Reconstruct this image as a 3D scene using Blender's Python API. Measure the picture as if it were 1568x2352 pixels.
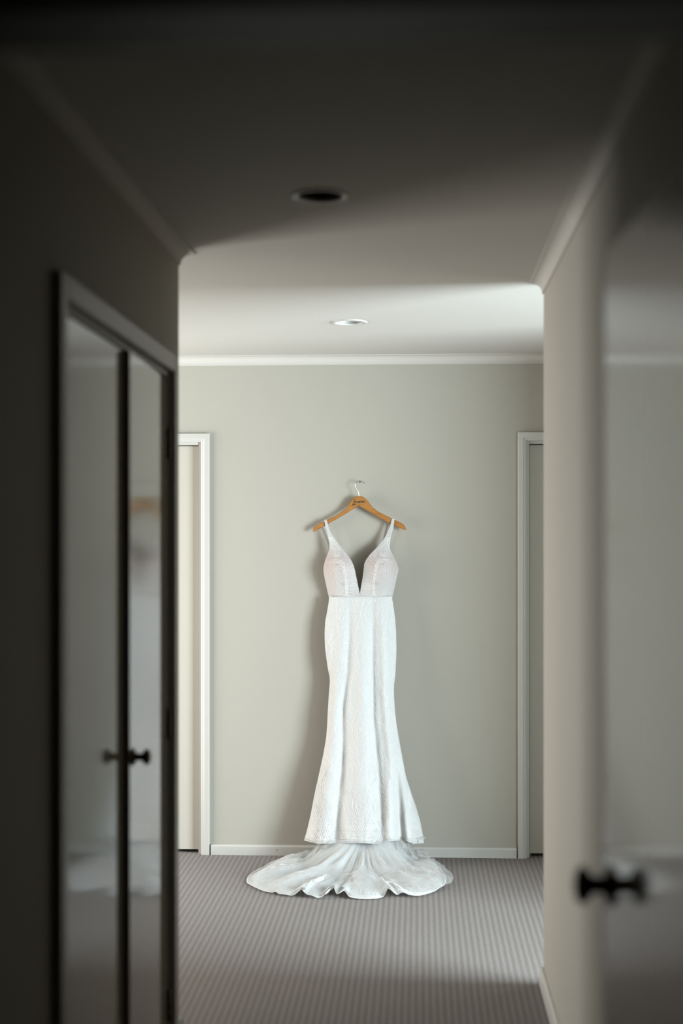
import bpy, bmesh, math, random
from mathutils import Vector, noise
random.seed(7)
PI = math.pi
for o in list(bpy.data.objects): bpy.data.objects.remove(o)
S = bpy.context.scene
COL = S.collection

# ------------------------------------------------------------------ camera
F = 50.0 / 36.0 * 2352            # focal length in pixels of the 1568x2352 frame
YAW = math.radians(3.083)         # the lens points a little left of the corridor's axis
EYE = 1.552                       # eye height
HOR = 1235.0                      # row of the horizon
cd = bpy.data.cameras.new('camera'); cam = bpy.data.objects.new('camera', cd); COL.objects.link(cam)
cam.location = (0, 0, EYE); cam.rotation_euler = (PI/2, 0, YAW)
cd.lens = 50; cd.sensor_fit = 'VERTICAL'; cd.sensor_height = 36; cd.sensor_width = 24
cd.shift_y = (HOR - 1176) / 2352
cd.dof.use_dof = True; cd.dof.focus_distance = 6.80; cd.dof.aperture_fstop = 1.45
cd.clip_start = 0.05; cd.clip_end = 60
S.camera = cam

# ------------------------------------------------------------------ world, light, exposure
W = bpy.data.worlds.new('world'); S.world = W; W.use_nodes = True
bg = W.node_tree.nodes['Background']
bg.inputs[0].default_value = (0.75, 0.86, 1.0, 1); bg.inputs[1].default_value = 1.0
S.view_settings.view_transform = 'Standard'; S.view_settings.look = 'None'
S.view_settings.gamma = 1; S.view_settings.use_curve_mapping = False
S.view_settings.exposure = 1.60

def area(name, loc, rot, sx, sy, watt, color):
    l = bpy.data.lights.new(name, 'AREA'); l.shape = 'RECTANGLE'; l.size = sx; l.size_y = sy
    l.energy = watt; l.color = color
    o = bpy.data.objects.new(name, l); COL.objects.link(o); o.location = loc; o.rotation_euler = rot
    return o
# daylight standing in the big window of the side room (faces -X)
area('window_daylight', (3.93, 3.42, 1.20), (0, PI/2, 0), 2.1, 2.84, 460, (0.78, 0.925, 1.0))
# weaker daylight from the window at the left end of the cross hall (faces +X)
area('hall_window_daylight', (-2.92, 6.05, 1.20), (0, -PI/2, 0), 2.1, 1.60, 54, (0.97, 0.965, 0.935))

# ------------------------------------------------------------------ materials
ALB = 0.86      # all paints, cloth and carpet a touch deeper, the exposure a touch longer
def mat(name, color, rough=0.6, metal=0.0, spec=0.5, noise_amt=0.0, noise_scale=8, bump=0.0, bump_scale=200, bump_dist=0.001):
    color = tuple(c*ALB for c in color)
    m = bpy.data.materials.new(name); m.use_nodes = True
    nt = m.node_tree; p = nt.nodes['Principled BSDF']
    p.inputs['Base Color'].default_value = (*color, 1)
    p.inputs['Roughness'].default_value = rough; p.inputs['Metallic'].default_value = metal
    p.inputs['Specular IOR Level'].default_value = spec
    tc = nt.nodes.new('ShaderNodeTexCoord')
    if noise_amt:
        n = nt.nodes.new('ShaderNodeTexNoise'); n.inputs['Scale'].default_value = noise_scale; n.inputs['Detail'].default_value = 5
        nt.links.new(tc.outputs['Object'], n.inputs['Vector'])
        r = nt.nodes.new('ShaderNodeMapRange'); r.inputs['To Min'].default_value = 1 - noise_amt; r.inputs['To Max'].default_value = 1 + noise_amt
        nt.links.new(n.outputs['Fac'], r.inputs['Value'])
        mx = nt.nodes.new('ShaderNodeVectorMath'); mx.operation = 'SCALE'; mx.inputs[0].default_value = color
        nt.links.new(r.outputs[0], mx.inputs['Scale']); nt.links.new(mx.outputs[0], p.inputs['Base Color'])
    if bump:
        n2 = nt.nodes.new('ShaderNodeTexNoise'); n2.inputs['Scale'].default_value = bump_scale; n2.inputs['Detail'].default_value = 3
        nt.links.new(tc.outputs['Object'], n2.inputs['Vector'])
        b = nt.nodes.new('ShaderNodeBump'); b.inputs['Strength'].default_value = bump; b.inputs['Distance'].default_value = bump_dist
        nt.links.new(n2.outputs['Fac'], b.inputs['Height']); nt.links.new(b.outputs[0], p.inputs['Normal'])
    return m

WALL = mat('wall_paint', (0.279, 0.257, 0.215), 0.75, noise_amt=0.015, noise_scale=3, bump=0.15, bump_scale=260, bump_dist=0.0006)
CEIL = mat('ceiling_paint', (0.378, 0.355, 0.320), 0.85, noise_amt=0.01, noise_scale=2)
TRIM = mat('white_gloss_trim', (0.365, 0.350, 0.320), 0.42, noise_amt=0.02, noise_scale=14)
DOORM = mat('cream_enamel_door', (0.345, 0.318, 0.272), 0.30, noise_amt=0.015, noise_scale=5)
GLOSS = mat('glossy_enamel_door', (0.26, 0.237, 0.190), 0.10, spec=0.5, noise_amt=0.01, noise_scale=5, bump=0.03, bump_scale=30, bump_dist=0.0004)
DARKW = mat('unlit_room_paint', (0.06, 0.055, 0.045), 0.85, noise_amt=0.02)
BRONZE = mat('dark_bronze_knob', (0.055, 0.030, 0.016), 0.30, metal=0.7)
HINGED = mat('dark_hinge_metal', (0.10, 0.075, 0.05), 0.4, metal=0.8)
HINGEP = mat('painted_hinge', (0.40, 0.385, 0.33), 0.35)
NAILM = mat('black_nail', (0.012, 0.011, 0.010), 0.5, metal=0.5)
STEEL = mat('chrome_wire', (0.62, 0.63, 0.64), 0.18, metal=1.0)
INK = mat('black_lettering', (0.012, 0.009, 0.008), 0.5)
FRAMED = mat('shade_painted_frame', (0.035, 0.032, 0.026), 0.5, spec=0.25)  # near doorway frame: its deep shade is put into this dark colour
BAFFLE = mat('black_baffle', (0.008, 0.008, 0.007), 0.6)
CAN = mat('satin_reflector', (0.42, 0.40, 0.37), 0.35, metal=0.05)
LAMP = mat('lamp_face', (0.05, 0.05, 0.048), 0.3)
GLASS = mat('window_glass', (0.9, 0.95, 0.97), 0.02); GLASS.node_tree.nodes['Principled BSDF'].inputs['Transmission Weight'].default_value = 1.0

def wood_mat():
    m = bpy.data.materials.new('varnished_hanger_wood'); m.use_nodes = True
    nt = m.node_tree; p = nt.nodes['Principled BSDF']; p.inputs['Roughness'].default_value = 0.32
    tc = nt.nodes.new('ShaderNodeTexCoord'); mp = nt.nodes.new('ShaderNodeMapping'); mp.inputs['Scale'].default_value = (6, 40, 60)
    n = nt.nodes.new('ShaderNodeTexNoise'); n.inputs['Scale'].default_value = 3; n.inputs['Detail'].default_value = 6
    cr = nt.nodes.new('ShaderNodeValToRGB')
    cr.color_ramp.elements[0].position = 0.3; cr.color_ramp.elements[0].color = (0.2021, 0.0843, 0.0206, 1)
    cr.color_ramp.elements[1].position = 0.7; cr.color_ramp.elements[1].color = (0.2709, 0.1221, 0.0327, 1)
    nt.links.new(tc.outputs['Object'], mp.inputs[0]); nt.links.new(mp.outputs[0], n.inputs['Vector'])
    nt.links.new(n.outputs['Fac'], cr.inputs[0]); nt.links.new(cr.outputs[0], p.inputs['Base Color'])
    return m
WOOD = wood_mat()

def carpet_mat():
    m = bpy.data.materials.new('ribbed_loop_carpet'); m.use_nodes = True
    nt = m.node_tree; N = nt.nodes; L = nt.links; p = N['Principled BSDF']
    p.inputs['Roughness'].default_value = 0.95; p.inputs['Specular IOR Level'].default_value = 0.15
    p.inputs['Sheen Weight'].default_value = 0.0; p.inputs['Sheen Roughness'].default_value = 0.5
    tc = N.new('ShaderNodeTexCoord')
    def nz(scale, detail=2, rough=0.5):
        n = N.new('ShaderNodeTexNoise'); n.inputs['Scale'].default_value = scale; n.inputs['Detail'].default_value = detail
        n.inputs['Roughness'].default_value = rough
        L.new(tc.outputs['Object'], n.inputs['Vector']); return n.outputs['Fac']
    def mth(op, a, b=None):
        x = N.new('ShaderNodeMath'); x.operation = op
        for i, v in enumerate((a, b)):
            if v is None: continue
            if isinstance(v, (int, float)): x.inputs[i].default_value = v
            else: L.new(v, x.inputs[i])
        return x.outputs[0]
    sp = N.new('ShaderNodeSeparateXYZ'); L.new(tc.outputs['Object'], sp.inputs[0])
    wob = mth('MULTIPLY', mth('SUBTRACT', nz(45), 0.5), 0.006)
    X = mth('ADD', sp.outputs[0], wob)
    Yw = mth('ADD', sp.outputs[1], mth('MULTIPLY', mth('SUBTRACT', nz(60), 0.5), 0.010))
    rib = mth('SINE', mth('MULTIPLY', X, 2*PI/0.0235))                      # ribs run down the corridor
    tuft = mth('SINE', mth('ADD', mth('MULTIPLY', Yw, 2*PI/0.026), mth('MULTIPLY', X, 180)))
    h = mth('ADD', mth('MULTIPLY', rib, 0.22), mth('MULTIPLY', tuft, 0.07))
    h = mth('ADD', h, mth('MULTIPLY', mth('SUBTRACT', nz(260, 4, 0.75), 0.5), 3.0))
    cr = N.new('ShaderNodeValToRGB'); e = cr.color_ramp.elements
    e[0].position = 0.0; e[0].color = (0.0430, 0.0361, 0.0318, 1)
    e[1].position = 1.0; e[1].color = (0.320, 0.296, 0.290, 1)
    mid = e.new(0.5); mid.color = (0.156, 0.138, 0.128, 1)
    L.new(mth('ADD', mth('MULTIPLY', h, 0.42), 0.5), cr.inputs[0])
    L.new(cr.outputs[0], p.inputs['Base Color'])
    b = N.new('ShaderNodeBump'); b.inputs['Strength'].default_value = 0.55; b.inputs['Distance'].default_value = 0.003
    L.new(h, b.inputs['Height']); L.new(b.outputs[0], p.inputs['Normal'])
    return m
CARPET = carpet_mat()

def cloth_mat(name, color, sheer=0.0, trans=0.25, rough=0.6, weave=900, sheen=0.2):
    """fabric: diffuse + translucent, and a fine net that lets part of the light straight through"""
    color = tuple(c*ALB for c in color)
    m = bpy.data.materials.new(name); m.use_nodes = True
    nt = m.node_tree; N = nt.nodes; L = nt.links; p = N['Principled BSDF']; out = N['Material Output']
    p.inputs['Base Color'].default_value = (*color, 1); p.inputs['Roughness'].default_value = rough
    p.inputs['Sheen Weight'].default_value = sheen; p.inputs['Specular IOR Level'].default_value = 0.25
    tc = N.new('ShaderNodeTexCoord'); n = N.new('ShaderNodeTexNoise'); n.inputs['Scale'].default_value = weave; n.inputs['Detail'].default_value = 1
    L.new(tc.outputs['Object'], n.inputs['Vector'])
    b = N.new('ShaderNodeBump'); b.inputs['Strength'].default_value = 0.15; b.inputs['Distance'].default_value = 0.0006
    L.new(n.outputs['Fac'], b.inputs['Height']); L.new(b.outputs[0], p.inputs['Normal'])
    t = N.new('ShaderNodeBsdfTranslucent'); t.inputs[0].default_value = (*color, 1)
    mx = N.new('ShaderNodeMixShader'); mx.inputs[0].default_value = trans
    L.new(p.outputs[0], mx.inputs[1]); L.new(t.outputs[0], mx.inputs[2])
    last = mx
    if sheer:
        tr = N.new('ShaderNodeBsdfTransparent'); mx2 = N.new('ShaderNodeMixShader'); mx2.inputs[0].default_value = sheer
        lw = N.new('ShaderNodeLayerWeight'); lw.inputs[0].default_value = 0.45     # a net closes up where seen edge-on
        r = N.new('ShaderNodeMapRange'); r.inputs['To Min'].default_value = sheer; r.inputs['To Max'].default_value = sheer*0.72
        L.new(lw.outputs['Facing'], r.inputs['Value']); L.new(r.outputs[0], mx2.inputs[0])
        L.new(mx.outputs[0], mx2.inputs[1]); L.new(tr.outputs[0], mx2.inputs[2]); last = mx2
    L.new(last.outputs[0], out.inputs[0])
    return m
CUPM = cloth_mat('sheer_blush_bodice', (0.40, 0.345, 0.32), sheer=0.08, trans=0.10)
def cup_colour(m):
    # the blush lining sits in the cup; the net above it is plain
    nt = m.node_tree; tc = nt.nodes.new('ShaderNodeTexCoord'); sp = nt.nodes.new('ShaderNodeSeparateXYZ'); nt.links.new(tc.outputs['Object'], sp.inputs[0])
    cr = nt.nodes.new('ShaderNodeValToRGB'); mr = nt.nodes.new('ShaderNodeMapRange')
    mr.inputs['From Min'].default_value = EYE-(1371-HOR)*.00209; mr.inputs['From Max'].default_value = EYE-(1231-HOR)*.00209
    nt.links.new(sp.outputs[2], mr.inputs['Value']); nt.links.new(mr.outputs[0], cr.inputs[0])
    e = cr.color_ramp.elements; e[0].position = 0.0; e[0].color = (0.3612, 0.3440, 0.3268, 1); e[1].position = 1.0; e[1].color = (0.3698, 0.3612, 0.3483, 1)
    for p, c in ((.25, (0.3526, 0.3225, 0.3010, 1)), (.45, (0.3311, 0.2795, 0.2623, 1)), (.62, (0.3311, 0.2752, 0.2580, 1)), (.78, (0.3526, 0.3225, 0.3053, 1))):
        k = e.new(p); k.color = c
    for n in nt.nodes:
        if n.type in ('BSDF_PRINCIPLED', 'BSDF_TRANSLUCENT'): nt.links.new(cr.outputs[0], n.inputs[0])
cup_colour(CUPM)
SKIRTM = cloth_mat('ivory_lace_ground', (0.475, 0.465, 0.45), sheer=0.0, trans=0.12)
BEADM = mat('white_bead_and_cord', (0.60, 0.585, 0.565), 0.35)
TULLE = cloth_mat('white_tulle', (0.60, 0.605, 0.595), sheer=0.74, trans=0.35)
TRAINM = cloth_mat('lace_train_ground', (0.60, 0.60, 0.585), sheer=0.12, trans=0.25)
TRIMM = cloth_mat('lace_border_net', (0.86, 0.86, 0.86), sheer=0.35, trans=0.2)

# ------------------------------------------------------------------ mesh helpers
def link(name, me, m, parent=None, smooth=False):
    o = bpy.data.objects.new(name, me); COL.objects.link(o)
    if m is not None: me.materials.append(m)
    if smooth:
        for p in me.polygons: p.use_smooth = True
    if parent is not None: o.parent = parent
    return o
def tag(o, label=None, cat=None, group=None, kind=None):
    if label: o['label'] = label
    if cat: o['category'] = cat
    if group: o['group'] = group
    if kind: o['kind'] = kind
    return o
def empty(name, loc=(0, 0, 0)):
    o = bpy.data.objects.new(name, None); COL.objects.link(o); o.location = loc; o.empty_display_size = 0.1
    return o
def pmesh(name, V, Fc):
    me = bpy.data.meshes.new(name); me.from_pydata([tuple(v) for v in V], [], Fc); me.update(); return me
def boxes(name, lst, m, parent=None, bevel=0.0, off=(0, 0, 0)):
    """one mesh made of axis-aligned boxes (x0,x1,y0,y1,z0,z1)"""
    bm = bmesh.new()
    for (x0, x1, y0, y1, z0, z1) in lst:
        vs = [bm.verts.new((x-off[0], y-off[1], z-off[2])) for x in (x0, x1) for y in (y0, y1) for z in (z0, z1)]
        for f in ((0,1,3,2),(4,6,7,5),(0,4,5,1),(2,3,7,6),(0,2,6,4),(1,5,7,3)):
            bm.faces.new([vs[i] for i in f])
    bmesh.ops.recalc_face_normals(bm, faces=bm.faces)
    if bevel: bmesh.ops.bevel(bm, geom=list(bm.edges), offset=bevel, segments=2, affect='EDGES')
    me = bpy.data.meshes.new(name); bm.to_mesh(me); bm.free()
    return link(name, me, m, parent)
def lathe(name, prof, m, parent=None, seg=32, axis='Z', loc=(0, 0, 0)):
    V = []; Fc = []; n = len(prof)
    for i in range(seg):
        a = 2*PI*i/seg; c, s = math.cos(a), math.sin(a)
        for (r, h) in prof:
            if axis == 'Z': V.append((r*c+loc[0], r*s+loc[1], h+loc[2]))
            elif axis == 'X': V.append((h+loc[0], r*c+loc[1], r*s+loc[2]))
            else: V.append((r*c+loc[0], h+loc[1], r*s+loc[2]))
    for i in range(seg):
        j = (i+1) % seg
        for k in range(n-1):
            Fc.append((i*n+k, j*n+k, j*n+k+1, i*n+k+1))
    me = pmesh(name, V, Fc)
    bm = bmesh.new(); bm.from_mesh(me); bmesh.ops.remove_doubles(bm, verts=bm.verts, dist=1e-6); bmesh.ops.recalc_face_normals(bm, faces=bm.faces); bm.to_mesh(me); bm.free()
    return link(name, me, m, parent, True)
def sweep(name, path, prof, m, parent=None):
    """prof = (distance from the wall, z); the room is on the right-hand side of the path"""
    V = []; Fc = []; n = len(prof)
    P = [Vector(p) for p in path]
    for i, p in enumerate(P):
        d0 = (P[i]-P[i-1]).normalized() if i > 0 else None
        d1 = (P[i+1]-P[i]).normalized() if i < len(P)-1 else None
        if d0 is None: mi = Vector((d1.y, -d1.x))
        elif d1 is None: mi = Vector((d0.y, -d0.x))
        else:
            n0 = Vector((d0.y, -d0.x)); n1 = Vector((d1.y, -d1.x)); mi = (n0+n1); mi = mi / max(0.2, mi.dot(n0))
        for (a, z) in prof: V.append((p.x+mi.x*a, p.y+mi.y*a, z))
    for i in range(len(P)-1):
        for k in range(n):
            k2 = (k+1) % n
            Fc.append((i*n+k, i*n+k2, (i+1)*n+k2, (i+1)*n+k))
    Fc.append(tuple(range(n))); Fc.append(tuple(range((len(P)-1)*n, len(P)*n))[::-1])
    me = pmesh(name, V, Fc)
    bm = bmesh.new(); bm.from_mesh(me); bmesh.ops.recalc_face_normals(bm, faces=bm.faces); bm.to_mesh(me); bm.free()
    return link(name, me, m, parent)
def tubes(name, lines, r, m, parent=None, seg=6, closed_ends=True):
    """many polylines -> one mesh of thin round cords; r may be a number or per-line list"""
    V = []; Fc = []
    for li, pts in enumerate(lines):
        pts = [Vector(p) for p in pts]
        if len(pts) < 2: continue
        rr = r[li] if isinstance(r, list) else r
        base = len(V)
        for i, p in enumerate(pts):
            d = (pts[min(i+1, len(pts)-1)] - pts[max(i-1, 0)])
            if d.length < 1e-9: d = Vector((0, 0, 1))
            d.normalize()
            up = Vector((0, 1, 0)) if abs(d.y) < 0.9 else Vector((1, 0, 0))
            a = d.cross(up).normalized(); b = d.cross(a)
            for k in range(seg):
                t = 2*PI*k/seg; V.append(p + (a*math.cos(t) + b*math.sin(t))*rr)
        for i in range(len(pts)-1):
            for k in range(seg):
                k2 = (k+1) % seg
                Fc.append((base+i*seg+k, base+i*seg+k2, base+(i+1)*seg+k2, base+(i+1)*seg+k))
        if closed_ends:
            Fc.append(tuple(base+k for k in range(seg))); Fc.append(tuple(base+(len(pts)-1)*seg+k for k in range(seg))[::-1])
    return link(name, pmesh(name, V, Fc), m, parent, True)

def interp(tab, x):
    if x <= tab[0][0]: return tab[0][1]
    for (a, va), (b, vb) in zip(tab, tab[1:]):
        if x <= b: return va + (vb-va)*(x-a)/(b-a)
    return tab[-1][1]
def sm(tab, x, w=6.0):           # slightly smoothed table lookup
    return (interp(tab, x-w) + 2*interp(tab, x) + interp(tab, x+w)) / 4
ca, sa = math.cos(YAW), math.sin(YAW)
def P3(px, py, Y):
    """survey point: the place at distance Y down the hall that was measured at (px, py)"""
    u = px - 784.0; dy = ca*F + sa*u; k = Y/dy
    return Vector(((ca*u - sa*F)*k, Y, EYE + k*(HOR-py)))
def FL(px, py, z=0.0):
    """survey point lying on the floor"""
    u = px - 784.0; k = (EYE-z)/(py-HOR)
    return Vector(((ca*u - sa*F)*k, (ca*F + sa*u)*k, z))

# ------------------------------------------------------------------ the setting
H = 2.44
WY = 6.93            # far wall
XL, YL = -0.74, 4.37 # left corridor wall and where it ends
XR, YR = 0.433, 4.95 # right corridor wall and where it ends
XE0, XE1 = -3.00, 1.42
YJ = 5.66            # where the side room's far wall meets the hall
DH = 2.025           # far door head
def structure(o, label=None, cat=None):
    return tag(o, label, cat, kind='structure')

structure(boxes('floor', [(-5.2, 4.2, -2.2, 7.2, -0.1, 0)], CARPET), 'grey brown ribbed loop pile carpet running the length of the hall', 'floor')

def ceiling():
    holes = [(-0.253, 3.68), (-0.281, 5.85)]
    R = 0.062; x0, x1 = -0.37, -0.16
    V = []; Fc = []
    def quad(a, b, c, d):
        i = len(V); V.extend([(a, c, H), (b, c, H), (b, d, H), (a, d, H)]); Fc.append((i, i+3, i+2, i+1))
    quad(-5.2, x0, -2.2, 7.2); quad(x1, 4.2, -2.2, 7.2)
    yprev = -2.2
    for cx, cy in holes:
        quad(x0, x1, yprev, cy-0.1)
        n = 48; ring = []; outer = []
        for i in range(n):
            a = 2*PI*i/n; c, s = math.cos(a), math.sin(a)
            ring.append((cx+R*c, cy+R*s, H))
            t = min((x1-cx)/c if c > 1e-6 else ((x0-cx)/c if c < -1e-6 else 9), (0.1/abs(s) if abs(s) > 1e-6 else 9))
            outer.append((cx+t*c, cy+t*s, H))
        b = len(V); V.extend(ring); V.extend(outer)
        for i in range(n):
            j = (i+1) % n; Fc.append((b+i, b+j, b+n+j, b+n+i))
        for (qx, qy) in ((x0, cy-.1), (x1, cy-.1), (x0, cy+.1), (x1, cy+.1)):   # corners of the square
            k = min(range(n), key=lambda i: math.hypot(outer[i][0]-qx, outer[i][1]-qy))
            best = sorted(range(n), key=lambda i: math.hypot(outer[i][0]-qx, outer[i][1]-qy))[:2]
            V.append((qx, qy, H)); Fc.append((len(V)-1, b+n+best[0], b+n+best[1]))
        yprev = cy+0.1
    quad(x0, x1, yprev, 7.2)
    # the slab's back
    i = len(V); V.extend([(-5.2, -2.2, H+.16), (4.2, -2.2, H+.16), (4.2, 7.2, H+.16), (-5.2, 7.2, H+.16)]); Fc.append((i, i+1, i+2, i+3))
    return link('ceiling', pmesh('ceiling', V, Fc), CEIL)
structure(ceiling(), 'flat white plaster ceiling with two recessed downlights', 'ceiling')

DL0, DL1 = -1.82, -1.058      # left far door opening
DR0, DR1 = 0.520, 1.28        # right far door opening
structure(boxes('wall_far', [(-5.1, DL0, WY, WY+.1, 0, H), (DL1, DR0, WY, WY+.1, 0, H), (DR1, XE1+.1, WY, WY+.1, 0, H),
      (DL0, DL1, WY, WY+.1, DH, H), (DR0, DR1, WY, WY+.1, DH, H)], WALL), 'warm grey painted end wall behind the hanging dress', 'wall')
C0, C1, CH = 2.895, 4.190, 2.045   # cupboard opening in the left wall
structure(boxes('wall_left', [(XL-.1, XL, 1.325, C0, 0, H), (XL-.1, XL, C1, YL, 0, H), (XL-.1, XL, C0, C1, CH, H), (-5.1, XL-.1, YL-.1, YL, 0, H)], WALL),
      'left corridor wall holding the double cupboard doors', 'wall')
structure(boxes('wall_right', [(XR, XR+.1, 1.325, YR, 0, H)], WALL, bevel=0.004), 'right corridor wall ending in a bright corner', 'wall')
structure(boxes('wall_end_left', [(XE0-.1, XE0, YL, WY, 0, H)], WALL))
structure(boxes('wall_end_right', [(XE1, XE1+.1, YJ, WY, 0, H), (XE1+.1, 4.1, YJ, YJ+.1, 0, H)], WALL))
structure(boxes('wall_side_room', [(4.0, 4.1, 1.325, 1.95, 0, H), (4.0, 4.1, 5.05, YJ, 0, H), (4.0, 4.1, 1.95, 5.05, 2.30, H), (4.0, 4.1, 1.95, 5.05, 0, 0.10)], WALL))
HD = 2.01                      # head of the doorway the camera looks through
JL, JR = -0.50, 0.345
structure(boxes('wall_near', [(-1.6, JL-.02, 1.245, 1.325, 0, H), (JR+.02, 4.1, 1.245, 1.325, 0, H), (JL-.02, JR+.02, 1.245, 1.325, HD+.02, H)], WALL))
structure(boxes('wall_back', [(-1.7, 2.6, -2.1, -2.0, 0, H), (-1.7, -1.6, -2.0, 1.325, 0, H), (2.5, 2.6, -2.0, 1.245, 0, H)], DARKW))
structure(boxes('wall_cupboard', [(XL-.75, XL-.70, C0-.1, C1+.1, 0, H), (XL-.70, XL-.1, C0-.1, C0-.05, 0, H), (XL-.70, XL-.1, C1+.02, C1+.07, 0, H)], DARKW))

# side room window
w = empty('window_1', (4.05, 3.5, 0)); structure(w, 'tall side room window', 'window')
def wb(name, lst, m): return boxes(name, lst, m, w, off=(4.05, 3.5, 0))
wb('window_frame', [(4.01, 4.09, 1.95, 2.0, .1, 2.3), (4.01, 4.09, 5.0, 5.05, .1, 2.3), (4.01, 4.09, 2.0, 5.0, .1, .15), (4.01, 4.09, 2.0, 5.0, 2.25, 2.3), (4.02, 4.08, 3.475, 3.525, .15, 2.25)], TRIM)
wb('pane', [(4.045, 4.051, 2.0, 3.475, .15, 2.25)], GLASS); wb('pane', [(4.045, 4.051, 3.525, 5.0, .15, 2.25)], GLASS)

# cornices and skirtings
CV = [(0, H), (0, H-.045), (.0045, H-.045), (.0045, H-.0405)]
for i in range(9):
    a = PI/2*i/8; CV.append((.0415-.036*math.cos(a), H-.0405+.036*math.sin(a)))
CV += [(.0455, H-.0045), (.0455, H)]
structure(sweep('trim_1', [(XE0, WY), (XE1, WY)], CV, CEIL), 'coved plaster cornice along the top of the far wall', 'cornice')
structure(sweep('trim_2', [(XL, 1.325), (XL, YL), (XE0, YL)], CV, CEIL), 'coved plaster cornice along the left corridor wall', 'cornice')
structure(sweep('trim_3', [(XR+.1, 1.325), (XR+.1, YR), (XR, YR), (XR, 1.325)], CV, CEIL), 'coved plaster cornice along the right corridor wall', 'cornice')
def SK(h, t): return [(0, 0), (0, h), (t*.45, h), (t*.8, h-t*.22), (t, h-t*.6), (t, 0)]
structure(sweep('baseboard_far', [(DL1+.045, WY), (DR0-.045, WY)], SK(.050, .014), TRIM), 'low white skirting board below the dress', 'skirting board')
structure(sweep('baseboard_right', [(XR+.1, 1.325), (XR+.1, YR), (XR, YR), (XR, 1.5)], SK(.066, .013), TRIM), 'white skirting board on the right corridor wall', 'skirting board')
structure(sweep('baseboard_left', [(XL, C1+.05), (XL, YL), (XE0, YL)], SK(.066, .013), TRIM), 'white skirting board round the end of the left wall', 'skirting board')
structure(sweep('baseboard_left_near', [(XL, 1.325), (XL, C0-.05)], SK(.066, .013), TRIM))

# paint chips and scuffs on the skirting, casing bottoms are small dark marks
CHIP = mat('bare_wood_chip', (0.16, 0.10, 0.06), 0.8)
bb = bpy.data.objects['baseboard_far']
rc = random.Random(11)
for (px, py, rad) in ((635.8, 1952.5, .0032), (638.5, 1943.6, .0026), (560, 1943.4, .0020), (604, 1943.5, .0022), (972, 1945.0, .0024), (1060, 1946.5, .0018)):
    c = P3(px, py, WY-.0146 if py > 1950 else WY-.004); V = []
    for k in range(7):
        a = 2*PI*k/7; q = rad*rc.uniform(.6, 1.2); V.append((c.x+q*math.cos(a)*1.3, c.y, c.z+q*math.sin(a)))
    V += [(x, y-.0006, z) for x, y, z in V]
    link('paint_chip', pmesh('paint_chip', V, [tuple(range(7)), tuple(range(13, 6, -1))]+[(k, (k+1) % 7, (k+1) % 7+7, k+7) for k in range(7)]), CHIP, bb)

def far_door(name, x0, x1, label):
    d = empty(name, ((x0+x1)/2, WY, 0)); structure(d, label, 'door'); off = tuple(d.location)
    cw, ct = .042, .017
    # architrave, mitred at the corners, with a rounded inner bead
    def arch(pts_in, pts_out):
        V = []; Fc = []
        prof = [(0.0, 0.0), (0.0, .010), (.006, .013), (.012, ct-.003), (.018, ct), (cw-.002, ct), (cw, ct-.002), (cw, 0)]
        for (pi, po) in zip(pts_in, pts_out):
            for (a, t) in prof:
                k = a/cw; V.append((pi[0]+(po[0]-pi[0])*k-off[0], WY-t-off[1], pi[1]+(po[1]-pi[1])*k))
        n = len(prof)
        for i in range(len(pts_in)-1):
            for k in range(n):
                k2 = (k+1) % n; Fc.append((i*n+k, i*n+k2, (i+1)*n+k2, (i+1)*n+k))
        me = pmesh('casing', V, Fc); bm = bmesh.new(); bm.from_mesh(me); bmesh.ops.recalc_face_normals(bm, faces=bm.faces); bm.to_mesh(me); bm.free()
        return me
    pin = [(x0+.004, 0), (x0+.004, DH-.004), (x1-.004, DH-.004), (x1-.004, 0)]
    pout = [(x0-cw+.004, 0), (x0-cw+.004, DH+cw-.004), (x1+cw-.004, DH+cw-.004), (x1+cw-.004, 0)]
    # reveal set 4 mm back from the jamb
    link('casing', arch(pin, pout), TRIM, d)
    boxes('jamb', [(x0, x0+.018, WY+.0, WY+.1, 0, DH), (x1-.018, x1, WY+.0, WY+.1, 0, DH), (x0+.018, x1-.018, WY, WY+.1, DH-.018, DH)], TRIM, d, bevel=.0015, off=off)
    boxes('door_leaf', [(x0+.021, x1-.021, WY+.030, WY+.065, .016, DH-.021)], DOORM, d, bevel=.002, off=off)
    boxes('door_stop', [(x0+.018, x0+.030, WY+.066, WY+.095, 0, DH-.018), (x1-.030, x1-.018, WY+.066, WY+.095, 0, DH-.018), (x0+.030, x1-.030, WY+.066, WY+.095, DH-.030, DH-.018)], TRIM, d, off=off)
    return d
far_door('door_1', DL0, DL1, 'pale flush door in white casing at the left of the far wall')
far_door('door_2', DR0, DR1, 'pale flush door in white casing at the right of the far wall')
structure(boxes('wall_beyond', [(-5.1, XE1+.1, WY+.14, WY+.18, 0, H)], DARKW))

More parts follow.
